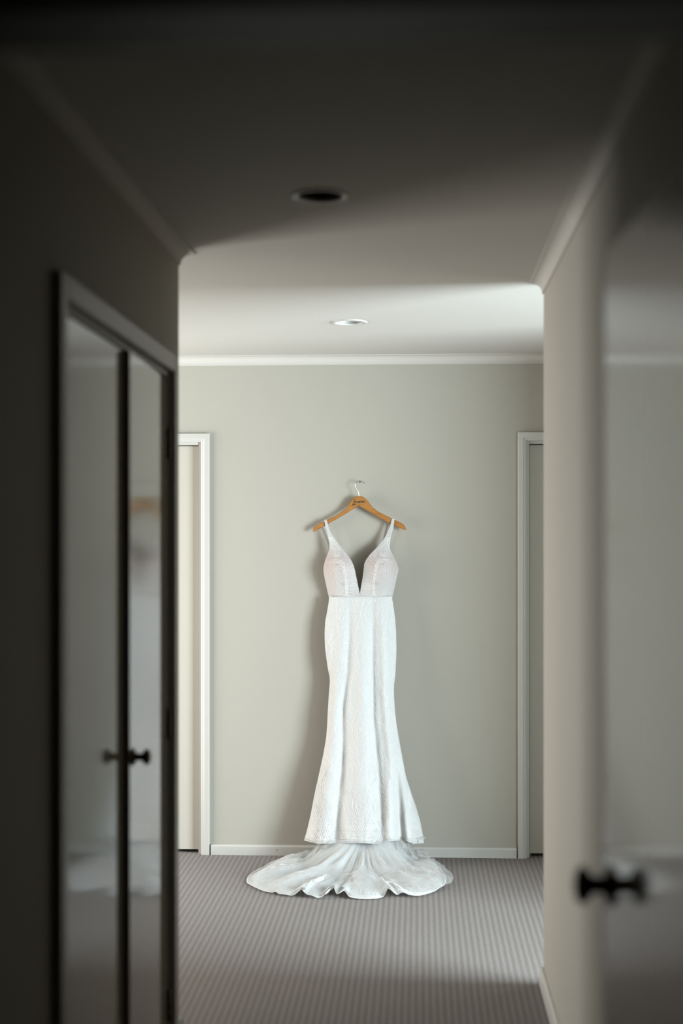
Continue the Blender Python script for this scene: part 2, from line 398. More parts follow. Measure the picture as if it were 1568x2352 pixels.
KNOB = [(0, .060), (.010, .0595), (.019, .056), (.0245, .050), (.0255, .045), (.0235, .040), (.018, .035), (.012, .031), (.0115, .026), (.0115, .014), (.015, .010), (.026, .006), (.0275, .003), (.0275, 0), (0, 0)]
def cupboard():
    d = empty('door_3', (XL, (C0+C1)/2, 0)); structure(d, 'glossy cream double cupboard doors in the left corridor wall', 'door'); off = tuple(d.location)
    t = .020; cw = .050
    boxes('casing', [(XL, XL+t, C0-cw, C0, 0, CH+cw), (XL, XL+t, C1, C1+cw, 0, CH+cw), (XL, XL+t, C0, C1, CH, CH+cw)], TRIM, d, bevel=.003, off=off)
    boxes('jamb', [(XL-.1, XL, C0-.002, C0+.016, 0, CH), (XL-.1, XL, C1-.016, C1+.002, 0, CH), (XL-.1, XL, C0+.016, C1-.016, CH-.016, CH+.002)], TRIM, d, off=off)
    ym = 3.548
    def leaf(hy, free, ang, hm, hinge_z):
        """leaf hinged at hy, its free edge towards free, swung out by ang degrees"""
        g = boxes('door_leaf', [(-.022, 0, min(0, free-hy), max(0, free-hy), .012, CH-.022)], GLOSS, d, bevel=.002)
        g.location = (-.002, hy-off[1], 0); g.rotation_euler = (0, 0, math.radians(ang))
        sg = 1 if free > hy else -1
        for z in hinge_z:
            lathe('hinge', [(0, -.045), (.0065, -.045), (.0065, -.016), (.0058, -.0155), (.0065, -.015), (.0065, .015), (.0058, .0155), (.0065, .016), (.0065, .045), (0, .045)], hm, g, 16, 'Z', (.006, -.004*sg, z))
        return g
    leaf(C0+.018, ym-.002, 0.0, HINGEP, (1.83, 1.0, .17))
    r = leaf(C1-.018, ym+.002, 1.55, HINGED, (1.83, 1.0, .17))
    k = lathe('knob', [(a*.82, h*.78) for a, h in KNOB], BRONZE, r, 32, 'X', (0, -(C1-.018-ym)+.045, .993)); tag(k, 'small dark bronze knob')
cupboard()

def open_door():
    # leaf 0.90 wide, hinged at Y 1.33 and swung a little short of square
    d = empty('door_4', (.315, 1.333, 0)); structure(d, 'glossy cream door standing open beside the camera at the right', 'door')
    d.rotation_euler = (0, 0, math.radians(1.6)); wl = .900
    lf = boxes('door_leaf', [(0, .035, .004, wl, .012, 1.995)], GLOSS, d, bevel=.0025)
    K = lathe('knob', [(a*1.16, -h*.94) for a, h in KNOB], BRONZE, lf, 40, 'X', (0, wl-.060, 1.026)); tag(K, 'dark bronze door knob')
    lathe('knob', [(a*1.0, h*1.08) for a, h in KNOB], BRONZE, lf, 40, 'X', (.035, wl-.060, 1.026))
    boxes('latch_plate', [(.008, .027, wl-.0015, wl+.0015, .99, 1.06)], HINGED, lf)
    for z in (.2, 1.05, 1.83):
        lathe('hinge', [(0, -.045), (.0065, -.045), (.0065, .045), (0, .045)], HINGEP, lf, 12, 'Z', (.042, 0, z))
open_door()
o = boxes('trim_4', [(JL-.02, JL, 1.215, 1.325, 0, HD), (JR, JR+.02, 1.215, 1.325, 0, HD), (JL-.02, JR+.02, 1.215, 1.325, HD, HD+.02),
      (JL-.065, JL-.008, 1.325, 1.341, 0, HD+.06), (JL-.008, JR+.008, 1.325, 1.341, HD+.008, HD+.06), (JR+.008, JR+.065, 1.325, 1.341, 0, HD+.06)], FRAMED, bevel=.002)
structure(o, 'frame of the near doorway with its shade painted into the colour, crossing the top of the view', 'door frame')

# ------------------------------------------------------------------ recessed downlights
def downlight(x, y, label, inner=CAN):
    d = empty('recessed_downlight', (x, y, H)); tag(d, label, 'ceiling light', 'recessed downlights in the ceiling')
    lathe('trim_ring', [(.0735, .0), (.0735, -.002), (.071, -.0045), (.064, -.005), (.060, -.003), (.058, .001), (.058, .006), (.0605, .006), (.0615, 0)], TRIM, d, 48)
    lathe('reflector', [(.0585, .002), (.057, .02), (.052, .06), (.044, .10), (.042, .105), (.0435, .108), (.047, .10), (.055, .06), (.0600, .02), (.0602, .002)], inner, d, 48)
    lathe('lamp', [(0, .088), (.02, .089), (.036, .094), (.041, .101), (.040, .115), (.02, .13), (0, .13)], LAMP, d, 32)
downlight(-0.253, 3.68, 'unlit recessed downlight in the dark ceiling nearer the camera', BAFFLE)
downlight(-0.281, 5.85, 'unlit recessed downlight in the bright ceiling near the far wall')

# ------------------------------------------------------------------ nail and hanger
HY = WY - 0.037      # plane of the hanger
nl = P3(826.6, 1107.2, HY)
n = lathe('nail', [(0, .016), (.0030, .016), (.0034, .014), (.0030, .0125), (.0014, .0120), (.0014, -.045), (0, -.048)], NAILM, None, 16, 'Y')
# head towards the camera
n.rotation_euler = (0, 0, PI); n.location = (nl.x, HY+.004-.0, nl.z)
tag(n, 'small black nail in the far wall carrying the hanger hook', 'nail')

def hanger():
    c = P3(823.5, 1150, HY); h = empty('clothes_hanger', c)
    tag(h, 'varnished wooden hanger with a wire hook and a handwritten name', 'clothes hanger')
    Lt = [(823.5, 1139), (818.5, 1139.9), (814, 1142), (810.5, 1145), (807.2, 1148.9), (804, 1153.2), (800.5, 1158.8), (797, 1164), (792.9, 1169), (785, 1175.6), (775.7, 1181.6), (760, 1189.8), (745, 1197.5), (733, 1203), (726, 1207), (721.5, 1211.6), (719, 1216), (718.3, 1219.5), (719.5, 1221.3), (724, 1220.4), (738, 1212), (752.7, 1203.6), (775.7, 1191), (794.8, 1179.6), (814, 1167.2), (823.5, 1161.4)]
    Rt = [(823.5, 1139), (829, 1139.3), (833, 1140.8), (838, 1144), (842.6, 1148), (846.8, 1153), (850.3, 1158.4), (854, 1163.2), (858, 1167), (864, 1171.8), (871.3, 1176.4), (888, 1185), (905.8, 1193.6), (919.2, 1199.8), (924.6, 1203), (928.6, 1207), (931.8, 1212.3), (932.8, 1215.6), (931.4, 1217.9), (925, 1216), (905.8, 1207), (888, 1198), (871.3, 1189), (848.4, 1175.9), (829, 1164.4), (823.5, 1161.4)]
    for side in (Lt, Rt):
        bm = bmesh.new()
        vs = [bm.verts.new(P3(x, y, HY)-c+Vector((0, -.006, 0))) for x, y in side]
        f = bm.faces.new(vs)
        r = bmesh.ops.extrude_face_region(bm, geom=[f]); ev = [g for g in r['geom'] if isinstance(g, bmesh.types.BMVert)]
        bmesh.ops.translate(bm, vec=(0, .012, 0), verts=ev)
        bmesh.ops.recalc_face_normals(bm, faces=bm.faces)
        ed = [e for e in bm.edges if abs(e.verts[0].co.y-e.verts[1].co.y) < 1e-5 and not (abs(e.verts[0].co.x) < .0009 and abs(e.verts[1].co.x) < .0009)]
        bmesh.ops.bevel(bm, geom=ed, offset=.0028, segments=3, affect='EDGES')
        me = bpy.data.meshes.new('arm'); bm.to_mesh(me); bm.free()
        link('arm', me, WOOD, h)
    hk = [(823.6, 1146), (823.8, 1138), (823.6, 1133), (822.8, 1128.5), (820.6, 1124.8), (818, 1121), (816, 1117), (815.6, 1112.5), (817.3, 1108.6), (820.5, 1105.6), (824, 1104.3), (827.6, 1104.4), (831, 1105.6), (834.4, 1108.2), (836.6, 1110.2), (838.7, 1111.8)]
    pts = []
    for i in range(len(hk)-1):       # Catmull-Rom
        p0, p1, p2, p3 = [hk[max(0, min(len(hk)-1, i+k))] for k in (-1, 0, 1, 2)]
        for q in range(5):
            t = q/5
            pts.append(tuple(.5*((2*p1[j])+(-p0[j]+p2[j])*t+(2*p0[j]-5*p1[j]+4*p2[j]-p3[j])*t*t+(-p0[j]+3*p1[j]-3*p2[j]+p3[j])*t**3) for j in (0, 1)))
    pts.append(hk[-1])
    tubes('hook', [[P3(x, y, HY)-c for x, y in pts]], .0014, STEEL, h, 10)
    # the handwritten name, one cord per pen stroke (survey sheet: 17.42 units per pixel, origin 780,1090)
    st = [[(605, 980), (592, 1010), (572, 1068), (552, 1130), (536, 1185), (518, 1210), (498, 1226), (520, 1212), (560, 1194), (605, 1186), (648, 1178)],
          [(660, 1078), (640, 1066), (618, 1074), (603, 1094), (604, 1112), (620, 1112), (640, 1096), (660, 1080), (656, 1098), (664, 1110), (682, 1100), (704, 1088), (716, 1076)],
          [(716, 1076), (712, 1098), (720, 1110), (736, 1096), (750, 1066), (744, 1092), (750, 1112), (764, 1108), (778, 1080), (784, 1060)],
          [(784, 1060), (774, 1092), (764, 1122), (770, 1142), (780, 1134)],
          [(806, 1048), (798, 1088), (794, 1128)], [(798, 1098), (810, 1072), (824, 1058), (836, 1064)],
          [(838, 1096), (862, 1088), (882, 1070), (876, 1054), (858, 1062), (846, 1086), (848, 1112), (866, 1118), (890, 1106)],
          [(916, 1058), (910, 1090), (904, 1124)], [(908, 1106), (926, 1076), (944, 1062), (948, 1080)], [(944, 1086), (962, 1058), (978, 1040), (972, 1076), (962, 1108), (972, 1122), (1000, 1104)]]
    rr = [.0015]+[.00115]*9
    lines = []
    for s in st:
        q = []
        for i in range(len(s)-1):
            p0, p1, p2, p3 = [s[max(0, min(len(s)-1, i+k))] for k in (-1, 0, 1, 2)]
            for e in range(4):
                t = e/4
                q.append(tuple(.5*((2*p1[j])+(-p0[j]+p2[j])*t+(2*p0[j]-5*p1[j]+4*p2[j]-p3[j])*t*t+(-p0[j]+3*p1[j]-3*p2[j]+p3[j])*t**3) for j in (0, 1)))
        q.append(s[-1])
        lines.append([P3(780+a/17.42, 1090+b/17.42, HY-.0061)-c for a, b in q])
    t = tubes('lettering', lines, rr, INK, h, 6); tag(t, 'black handwritten lettering')
hanger()

# ------------------------------------------------------------------ the wedding dress
DX = P3(826, 1400, 6.80).x
dress = empty('wedding_dress', (DX, 6.80, 0))
tag(dress, 'white beaded lace wedding dress with plunging neckline and tulle train, hanging on the wooden hanger', 'dress')
DO = Vector(dress.location)

oL = [(1194, 744.7), (1206, 747), (1218, 750.6), (1231, 753.7), (1248, 756.5), (1258, 757.3), (1264, 756.2), (1271, 753.7), (1287, 747), (1304, 743), (1317, 744), (1334, 747), (1355, 751.7), (1371, 755.6)]
iL = [(1194, 749.6), (1206, 752.4), (1214, 754.6), (1222, 758), (1231, 762.8), (1246, 773.7), (1264, 787.2), (1277, 798.6), (1288, 806.3), (1300, 811.8), (1313, 815), (1336, 819.7), (1353, 823.2), (1365, 825.8), (1371, 826)]
oR = [(1191, 905.4), (1210, 903), (1227, 898), (1243, 895.2), (1254, 893.4), (1260, 893.6), (1273, 900), (1288, 907.5), (1300, 912.5), (1310, 914.4), (1323, 910.8), (1338, 907.7), (1355, 903.9), (1371, 900)]
iR = [(1191, 900), (1210, 896.2), (1225, 889.5), (1243, 879), (1258, 865.6), (1271, 852.4), (1283, 842.6), (1294, 836.9), (1310, 835.2), (1329, 832.8), (1346, 829.4), (1363, 827), (1371, 826.6)]
SL = [(1370, 755.4), (1380, 755), (1405, 750.8), (1428, 746.4), (1456, 745), (1487, 746), (1510, 748.9), (1539, 753), (1552, 756.6), (1567, 757.3), (1596, 754.8), (1629, 752.7), (1660, 751.3), (1693, 749), (1731, 742.4), (1771, 733.7), (1821, 722.5), (1874, 712.6), (1910, 704.6), (1931, 699), (1945, 696)]
SR = [(1370, 900), (1380, 901.4), (1414, 906.7), (1447, 909.6), (1495, 910.5), (1533, 908.8), (1556, 907.4), (1571, 905), (1590, 904.4), (1629, 906.7), (1667, 911), (1700, 916.7), (1749, 925.6), (1785, 932.3), (1814, 942), (1854, 956), (1888, 965.8), (1917, 971.4), (1937, 973.6), (1950, 975)]
HEM = [(696, 1930), (712, 1934), (730, 1937.5), (760, 1937.5), (792, 1935.5), (840, 1937), (872, 1938.5), (884, 1936), (896, 1932), (915, 1930.5), (932, 1931), (940, 1934), (948, 1937.5), (976, 1936.5)]

def g(x, c, w): return math.exp(-((x-c)/w)**2)
def ybase(py):           # distance of the dress's middle plane
    return interp([(1190, HY-.009), (1240, HY-.013), (1290, HY-.026), (1330, HY-.028), (1371, HY-.026), (1480, HY-.034), (1700, HY-.052), (1935, HY-.090)], py)
def dhalf(py):           # half depth of the body
    return interp([(1370, .030), (1430, .040), (1500, .045), (1600, .045), (1750, .062), (1935, .105)], py)
def folds(px, py):
    t = max(0, min(1, (py-1372)/560.0))
    A = 0.0035 + 0.030*t**0.8
    w = 1 + 0.9*max(0, (py-1650)/290.0)
    v = 0
    c1 = interp([(1370, 835), (1450, 832), (1600, 832), (1750, 833), (1935, 832)], py)
    v += 1.0*g(px, c1, 13*w + 10*t)
    c2 = interp([(1370, 782), (1460, 783), (1540, 776), (1620, 768), (1750, 757), (1935, 735)], py)
    v += .75*g(px, c2, 11*w)
    c3 = interp([(1370, 876), (1500, 880), (1600, 882), (1750, 897), (1935, 893)], py)
    v += .7*g(px, c3, 9*w)
    c4 = interp([(1370, 858), (1500, 856), (1650, 857), (1780, 869), (1935, 880)], py)
    v -= .45*g(px, c4, 6*w)
    c5 = interp([(1370, 806), (1460, 803), (1540, 799), (1620, 788), (1720, 788), (1850, 779), (1935, 772)], py)
    v -= .6*g(px, c5, 7*w)
    k = max(0, (py-1740)/195.0)
    c6 = interp([(1740, 908), (1820, 913), (1935, 920)], py); v -= .75*k**.6*g(px, c6, 7+3*k)
    c7 = interp([(1740, 920), (1820, 928), (1935, 938)], py); v += .55*k*g(px, c7, 9)
    c8 = interp([(1740, 760), (1935, 800)], py); v += .25*k*g(px, c8, 9)
    v += .10*noise.noise(Vector((px*.06, py*.018, 3.1))) + .05*noise.noise(Vector((px*.15, py*.04, 7.7)))
    # soft horizontal slack near the hips
    v += .05*math.sin((px-826)*.09+py*.11)*g(py, 1470, 60)
    return A*v
def skirtY(px, py):
    l, r = sm(SL, py), sm(SR, py); a = (px-l)/(r-l); a = min(1, max(0, a))
    e = max(0, 1-(2*a-1)**2)**.5
    return ybase(py) - dhalf(py)*e**.85 - folds(px, py)*min(1, e*1.6)

def skirt():
    NX, NYr = 150, 170
    V = []; Fc = []
    front = []
    for j in range(NYr+1):
        row = []
        for i in range(NX+1):
            a = (1-math.cos(PI*i/NX))/2*.6 + .4*i/NX
            t = j/NYr
            py0 = 1370 + t*565
            l, r = sm(SL, py0), sm(SR, py0); px = l+(r-l)*a
            hem = interp(HEM, px) if py0 > 1600 else 1935
            k = max(0, (py0-1700)/235.0)
            py = py0 + (hem-1935)*k
            row.append(len(V)); V.append(P3(px, py, skirtY(px, py0))-DO)
        front.append(row)
    back = []
    NB = 40
    for j in range(NYr+1):
        py = 1370 + j/NYr*560; row = [front[j][NX]]
        l, r = sm(SL, py), sm(SR, py)
        for i in range(1, NB):
            a = 1-(1-math.cos(PI*i/NB))/2; px = l+(r-l)*a; e = max(0, 1-(2*a-1)**2)**.5
            y = min(ybase(py) + dhalf(py)*.75*e*(1+.12*math.sin(a*30)), WY-.012)
            row.append(len(V)); V.append(P3(px, py, y)-DO)
        row.append(front[j][0]); back.append(row)
    for grid in (front, back):
        for j in range(NYr):
            for i in range(len(grid[0])-1):
                Fc.append((grid[j][i], grid[j+1][i], grid[j+1][i+1], grid[j][i+1]))
    me = pmesh('skirt', V, Fc)
    o = link('skirt', me, SKIRTM, dress, True)
    return o
skirt_o = skirt()

# ---- bodice
def half_xy(side, a, py):
    """a=0 neckline edge, 1 outer edge"""
    if side < 0: i, o_ = sm(iL, py, 3), sm(oL, py, 3)
    else: i, o_ = sm(iR, py, 3), sm(oR, py, 3)
    return i+(o_-i)*a
def bodY(side, px, py):
    cx = 782 if side < 0 else 872
    b = .052*g(px, cx, 36)*g(py, 1308, 42)
    # seam ridge between the panels
    cs = interp([(1280, 783), (1300, 789), (1330, 792), (1371, 795)], py) if side < 0 else interp([(1280, 868), (1300, 862), (1330, 858), (1371, 857)], py)
    b += .004*g(px, cs, 4)*min(1, max(0, (py-1275)/20))
    i, o_ = half_xy(side, 0, py), half_xy(side, 1, py)
    a = (px-i)/(o_-i) if abs(o_-i) > .5 else 0
    a = min(1.0, max(0.0, a))
    b -= .030*max(0, (a-.62)/.38)**2*min(1, max(0, (py-1250)/30))
    return ybase(py) - b - (.028*min(1, max(0, (py-1330)/40)))*(1-a*a)
def cup(side):
    V = []; Fc = []; NX, NYr = 36, 90
    y0, y1 = 1231, 1371
    for j in range(NYr+1):
        py = y0+(y1-y0)*j/NYr
        for i in range(NX+1):
            px = half_xy(side, i/NX, py); V.append(P3(px, py, bodY(side, px, py))-DO)
    for j in range(NYr):
        for i in range(NX):
            k = j*(NX+1)+i; q = (k, k+1, k+NX+2, k+NX+1); Fc.append(q if side > 0 else q[::-1])
    o = link('bodice_cup', pmesh('bodice_cup', V, Fc), CUPM, dress, True)
    m = o.modifiers.new('thick', 'SOLIDIFY'); m.thickness = .0014; m.offset = -1; m.use_rim = False
    return o
cupL, cupR = cup(-1), cup(1)
def strap(side):
    V = []; Fc = []; NX, NYr = 6, 40
    tp = 1195.5 if side < 0 else 1192
    rows = []
    # over the hanger and down behind it, then up front
    for j in range(NYr+1):
        py = tp + (1231-tp)*j/NYr
        rows.append((py, 0))
    # loop over the top of the arm then down the back to the back panel
    loop = []
    for k in range(1, 9): loop.append((tp - 1.8*math.sin(PI*k/9), k/9))
    backrows = [(tp+(1330-tp)*k/20, 1) for k in range(0, 21)]
    allr = [(py, 1, None) for py, _ in backrows[::-1]] + [(py, f, None) for py, f in loop[::-1]] + [(py, 0, None) for py, _ in rows]
    for (py, f, _) in allr:
        pq = max(py, tp)
        for i in range(NX+1):
            px = half_xy(side, i/NX, min(pq, 1231)) if f == 0 else half_xy(side, i/NX, tp)
            if f == 1:      # the back strap runs down behind the front one
                mid = (half_xy(side, 0, py)*.25+half_xy(side, 1, py)*.75); px = mid+(half_xy(side, i/NX, tp)-half_xy(side, .5, tp))*.8 + (1.5 if side < 0 else -1.5)*min(1, (py-tp)/20)
            yf = bodY(side, px, pq) if f == 0 else 0
            yfront = bodY(side, px, tp)
            yback = HY+.009 + (.012*min(1, (py-tp)/60) if f == 1 else 0)
            y = yf if f == 0 else (yback if f == 1 else yfront+(yback-yfront)*f)
            V.append(P3(px, py, y)-DO)
    n = NX+1
    for j in range(len(allr)-1):
        for i in range(NX):
            k = j*n+i; q = (k, k+1, k+n+1, k+n); Fc.append(q if side > 0 else q[::-1])
    o = link('strap', pmesh('strap', V, Fc), CUPM, dress, True)
    m = o.modifiers.new('thick', 'SOLIDIFY'); m.thickness = .0014; m.offset = -1; m.use_rim = False
    return o
strapL, strapR = strap(-1), strap(1)
def back_panel():
    V = []; Fc = []; NX, NYr = 40, 24
    for j in range(NYr+1):
        for i in range(NX+1):
            a = i/NX
            top = 1352 - 46*abs(2*a-1)**1.6
            py = top+(1372-top)*j/NYr
            l = sm(oL, py, 3); r = sm(oR, py, 3)
            px = l+(r-l)*a; e = max(0, 1-(2*a-1)**2)**.5
            yo = bodY(-1, l, py) if a < .5 else bodY(1, r, py)
            y = yo + (min(HY+.020, WY-.02)-yo)*e**.7
            V.append(P3(px, py, y)-DO)
    for j in range(NYr):
        for i in range(NX):
            k = j*(NX+1)+i; Fc.append((k, k+NX+1, k+NX+2, k+1))
    o = link('back_panel', pmesh('back_panel', V, Fc), SKIRTM, dress, True)
    m = o.modifiers.new('thick', 'SOLIDIFY'); m.thickness = .0014
back_panel()

# ---- beadwork: lines drawn in survey pixels, laid on the cloth
CORD_R, BEAD_R = .00085, .00150
def resample(pts, step):
    out = [pts[0]]; acc = 0
    for a, b in zip(pts, pts[1:]):
        d = math.dist(a, b)
        if d < 1e-9: continue
        while acc + d >= step:
            t = (step-acc)/d; a = tuple(x+(y-x)*t for x, y in zip(a, b)); out.append(a); d = math.dist(a, b); acc = 0
        acc += d
    return out
OCT = [(1,0,0),(-1,0,0),(0,1,0),(0,-1,0),(0,0,1),(0,0,-1)]
def ico():
    bm = bmesh.new(); bmesh.ops.create_icosphere(bm, subdivisions=1, radius=1)
    V = [tuple(v.co) for v in bm.verts]; Fc = [tuple(v.index for v in f.verts) for f in bm.faces]; bm.free(); return V, Fc
IV, IF = ico()
def beads(name, pts, r, m, parent, kind=True):
    V = []; Fc = []
    for k, p in enumerate(pts):
        b = len(V)
        for v in IV: V.append((p[0]+v[0]*r, p[1]+v[1]*r, p[2]+v[2]*r))
        for f in IF: Fc.append((f[0]+b, f[1]+b, f[2]+b))
    o = link(name, pmesh(name, V, Fc), m, parent, True)
    if kind: o['kind'] = 'stuff'
    return o
def qb(p0, p1, p2, n=14):
    return [((1-t)**2*p0[0]+2*t*(1-t)*p1[0]+t*t*p2[0], (1-t)**2*p0[1]+2*t*(1-t)*p1[1]+t*t*p2[1]) for t in [i/n for i in range(n+1)]]
def decorate(lines, surf, inside, parent, cords='cord_work', bds='bead_work', step=1.6, bstep=2.45, cr=CORD_R, br=BEAD_R):
    """lines: (kind, polyline) in survey pixels; kind c = cord, b = beads"""
    CL = []; BP = []
    for kind, pl in lines:
        pl = resample(pl, step if kind == 'c' else bstep)
        if kind == 'c':
            run = []
            for (x, y) in pl:
                if inside(x, y): run.append(surf(x, y))
                else:
                    if len(run) > 2: CL.append(run)
                    run = []
            if len(run) > 2: CL.append(run)
        else:
            for (x, y) in pl:
                if inside(x, y): BP.append(surf(x, y))
    if CL:
        o = tubes(cords, CL, cr, BEADM, parent, 5, False); o['kind'] = 'stuff'
    if BP: beads(bds, BP, br, BEADM, parent)
    return len(CL), len(BP)

def field(motifs, spacing, nmax, kinds='ccb', minlen=4):
    """nested outlines round every motif, each cut off where the neighbour's outlines take over
    motif = (cx, cy, a, b, p, offset)"""
    def val(m, x, y):
        v = (abs((x-m[0])/m[2])**m[4]+abs((y-m[1])/m[3])**m[4])**(1/m[4])-m[5]
        return abs(v) if m[5] > 100 else v
    out = []
    for mi, m in enumerate(motifs):
        near = [o for k, o in enumerate(motifs) if k != mi]
        for k in (range(1, nmax) if m[5] <= 100 else range(-6, 7)):
            lv = (k-.35)*spacing+m[5]; kd = kinds[(k+mi) % len(kinds)]
            N = int(28+lv*1.6); run = []
            for q in range(N+1):
                t = 2*PI*q/N; c, s_ = math.cos(t), math.sin(t)
                x = m[0]+m[2]*lv*math.copysign(abs(c)**(2/m[4]), c); yy = m[1]+m[3]*lv*math.copysign(abs(s_)**(2/m[4]), s_)
                v = abs(lv-m[5]) if m[5] > 100 else lv-m[5]
                if all(val(o, x, yy) > v-.2 for o in near): run.append((x, yy))
                else:
                    if len(run) >= minlen: out.append((kd, run))
                    run = []
            if len(run) >= minlen: out.append((kd, run))
    return out

# bodice pattern on the left half (sheet units 5.2267 per pixel, origin 680,1080), mirrored to the right
def Z(l): return [(680+a/5.2267, 1080+b/5.2267) for a, b in l]
def bez(l, n=16):
    if len(l) == 3: return qb(*l, n)
    return l
BL = []
def add(k, l):
    if len(l) == 3: l = qb(*l)
    BL.append((k, Z(l)))
# strap and upper cup: lines running down along the strap
for i, k in enumerate('cbcbc'):
    d = i*26-52
    add(k, [(412+d*.25, 800), (425+d*.6, 880), (470+d*1.25, 965)])
BMO = [(482, 1040, 1, .85, 2, 0), (648, 1240, .8, 1.5, 1.15, 0), (520, 1235, 1.0, 1.25, 1.1, 0), (640, 1200, 1, 1.25, 2, 262), (560, 1575, .8, 1.2, 2, 20),
       (690, 1415, 1.4, .6, 1.2, 0), (445, 830, .7, 3.0, 1.6, 0), (375, 1500, .8, 1.5, 1.8, 0), (610, 1010, .8, 1.6, 1.4, 0), (760, 1500, 1.3, .7, 1.4, 0)]
BL += [(k, Z(p)) for k, p in field(BMO, 13.6, 22, 'cbcb')]
for i in range(8):      # rays above the cup
    a = math.radians(190+i*23); BL.append(('b', Z([(482+12*math.cos(a), 1040+12*math.sin(a)), (482+60*math.cos(a), 1040+52*math.sin(a))])))
for i, k in enumerate('cbc'):   # bands arching over the bust
    add(k, [(340, 1108+i*15), (430, 1050+i*16), (545, 1092+i*15)])
for i, k in enumerate('cbc'):     # the seam between the panels
    add(k, [(525+i*14, 1075), (572+i*12, 1190), (586+i*10, 1345)]); add(k, [(586+i*10, 1345), (592+i*9, 1420), (598+i*8, 1505)])
def mirror(pl):
    return [(2*826.3-x, y-1.0) for x, y in pl]
def in_half(side):
    def f(x, y):
        if y < 1233 or y > 1369: return False
        i, o_ = half_xy(side, 0, y), half_xy(side, 1, y); lo, hi = min(i, o_), max(i, o_)
        return lo+1.0 < x < hi-1.0
    return f
def surf_half(side):
    return lambda x, y: P3(x, y, bodY(side, x, y)-.0012)-DO
decorate(BL, surf_half(-1), in_half(-1), cupL)
decorate([(k, mirror(p)) for k, p in BL], surf_half(1), in_half(1), cupR)
# beaded edges of neckline and armholes
for side, c, s_ in ((-1, cupL, strapL), (1, cupR, strapR)):
    e1 = []; e2 = []
    tp = 1196 if side < 0 else 1193
    for a, ee in ((0, e1), (1, e1), (.05, e2), (.95, e2)):
        pl = [(half_xy(side, a, y), y) for y in [tp+k*1.0 for k in range(int(1370-tp))]]
        for p in resample(pl, 2.2): ee.append(p)
    up = [p for p in e1 if p[1] < 1232]; dn = [p for p in e1 if p[1] >= 1232]
    beads('edge_beads', [P3(x, y, bodY(side, x, y)-.001)-DO for x, y in up], .0017, BEADM, s_)
    beads('edge_beads', [P3(x, y, bodY(side, x, y)-.001)-DO for x, y in dn], .0017, BEADM, c)
    ctr = [(half_xy(side, .5, tp+k), tp+k) for k in range(int(1232-tp))]
    beads('bead_work', [P3(x, y, bodY(side, x, y)-.0012)-DO for x, y in resample(ctr, 2.6)], .0013, BEADM, s_)
# waist seam
def waist_pt(x, dy=0):
    y = 1370.2 + 1.4*abs((x-828)/70)**2*0 + 1.6*(1-g(x, 828, 45))+dy
    return P3(x, y, skirtY(x, max(y, 1372))-.002)-DO
wpts = [waist_pt(757+(899-757)*i/64) for i in range(65)]
ws = tubes('waist_seam', [wpts], .0012, BEADM, dress, 6)
beads('seam_beads', [waist_pt(x)+Vector((0, -.0012, 0)) for x in [757+k*2.4 for k in range(60)] if x < 899.5], .0016, BEADM, ws)

# skirt pattern: staggered pointed arches and fans
SK_L = []
def ogive(cx, cy, w, h, n, up=True):
    s = 1 if up else -1
    for k in range(n):
        f = 1-k/n*.82; kind = 'cbc'[k % 3] if k % 4 else 'c'
        for sd in (-1, 1):
            SK_L.append((kind, qb((cx, cy-s*h*f), (cx+sd*w*1.15*f, cy-s*h*.15*f), (cx+sd*w*f*.75, cy+s*h*(.75)), 22)))
def fan(cx, cy, r, a0, a1, n, dx=1.0):
    for k in range(n):
        a = math.radians(a0+(a1-a0)*k/(n-1)); c, s = math.cos(a), math.sin(a)
        SK_L.append(('cb'[k % 2], [(cx+r*.25*c*dx, cy-r*.25*s), (cx+r*c*dx, cy-r*s)]))
def arcs(cx, cy, r0, r1, n, a0, a1, dx=1.0):
    for k in range(n):
        r = r0+(r1-r0)*k/(n-1); SK_L.append(('ccb'[k % 3], [(cx+r*dx*math.cos(math.radians(a0+(a1-a0)*q/20)), cy-r*math.sin(math.radians(a0+(a1-a0)*q/20))) for q in range(21)]))
def sp(yy): return 1+.18*max(0, (yy-1560)/110 if yy < 1670 else 1)+.70*max(0, (yy-1670)/265.0)
MO = []
for n_, yb in enumerate((1324, 1411, 1498, 1586, 1676, 1768, 1853, 1940)):
    w = sp(yb)
    if n_ % 2:
        L_ = [(24 if n_ == 1 else 17, 1.0, 2.3, 1.45, 0), (69 if n_ == 1 else 58, 1.0, 2.2, 1.5, 0), (46 if n_ == 1 else 39, 1, 4.5, 1.3, -2), (92, 1, 3, 1.4, 0)]
    else:
        L_ = [(33, 1.0, 1.15, 1.9, 0), (0, 1.0, 3.6, 1.25, -3), (60, 1, 3.4, 1.25, -3), (87, 1.0, 1.2, 1.9, 0)]
    for d, a, b, p, o in L_:
        for sd in ((-1, 1) if d else (1,)):
            MO.append((826.5+sd*d*w, yb, a, b*(1 if w < 1.3 else .85), p, o))
        if not n_ % 2 and d in (33, 87):      # rays in the middle of the rounds
            for k in range(6):
                a_ = PI*(-.05+1.1*k/5)
                for sd in ((-1, 1)): SK_L.append(('b', [(826.5+sd*(d*w+2*math.cos(a_)), yb-2*math.sin(a_)), (826.5+sd*(d*w+11*w*math.cos(a_)), yb-12*w*math.sin(a_))]))
SK_L += field(MO, 3.05, 18)
for d in (14, 44, 72):       # ribbons of parallel lines weaving down the skirt
    for k in range(3):
        for sd in (-1, 1):
            SK_L.append(('cbc'[k], [(826.5+sd*(d+k*2.6+9*math.sin((yy-1411)*PI/87+d))*sp(yy), yy) for yy in range(1376, 1936, 5)]))
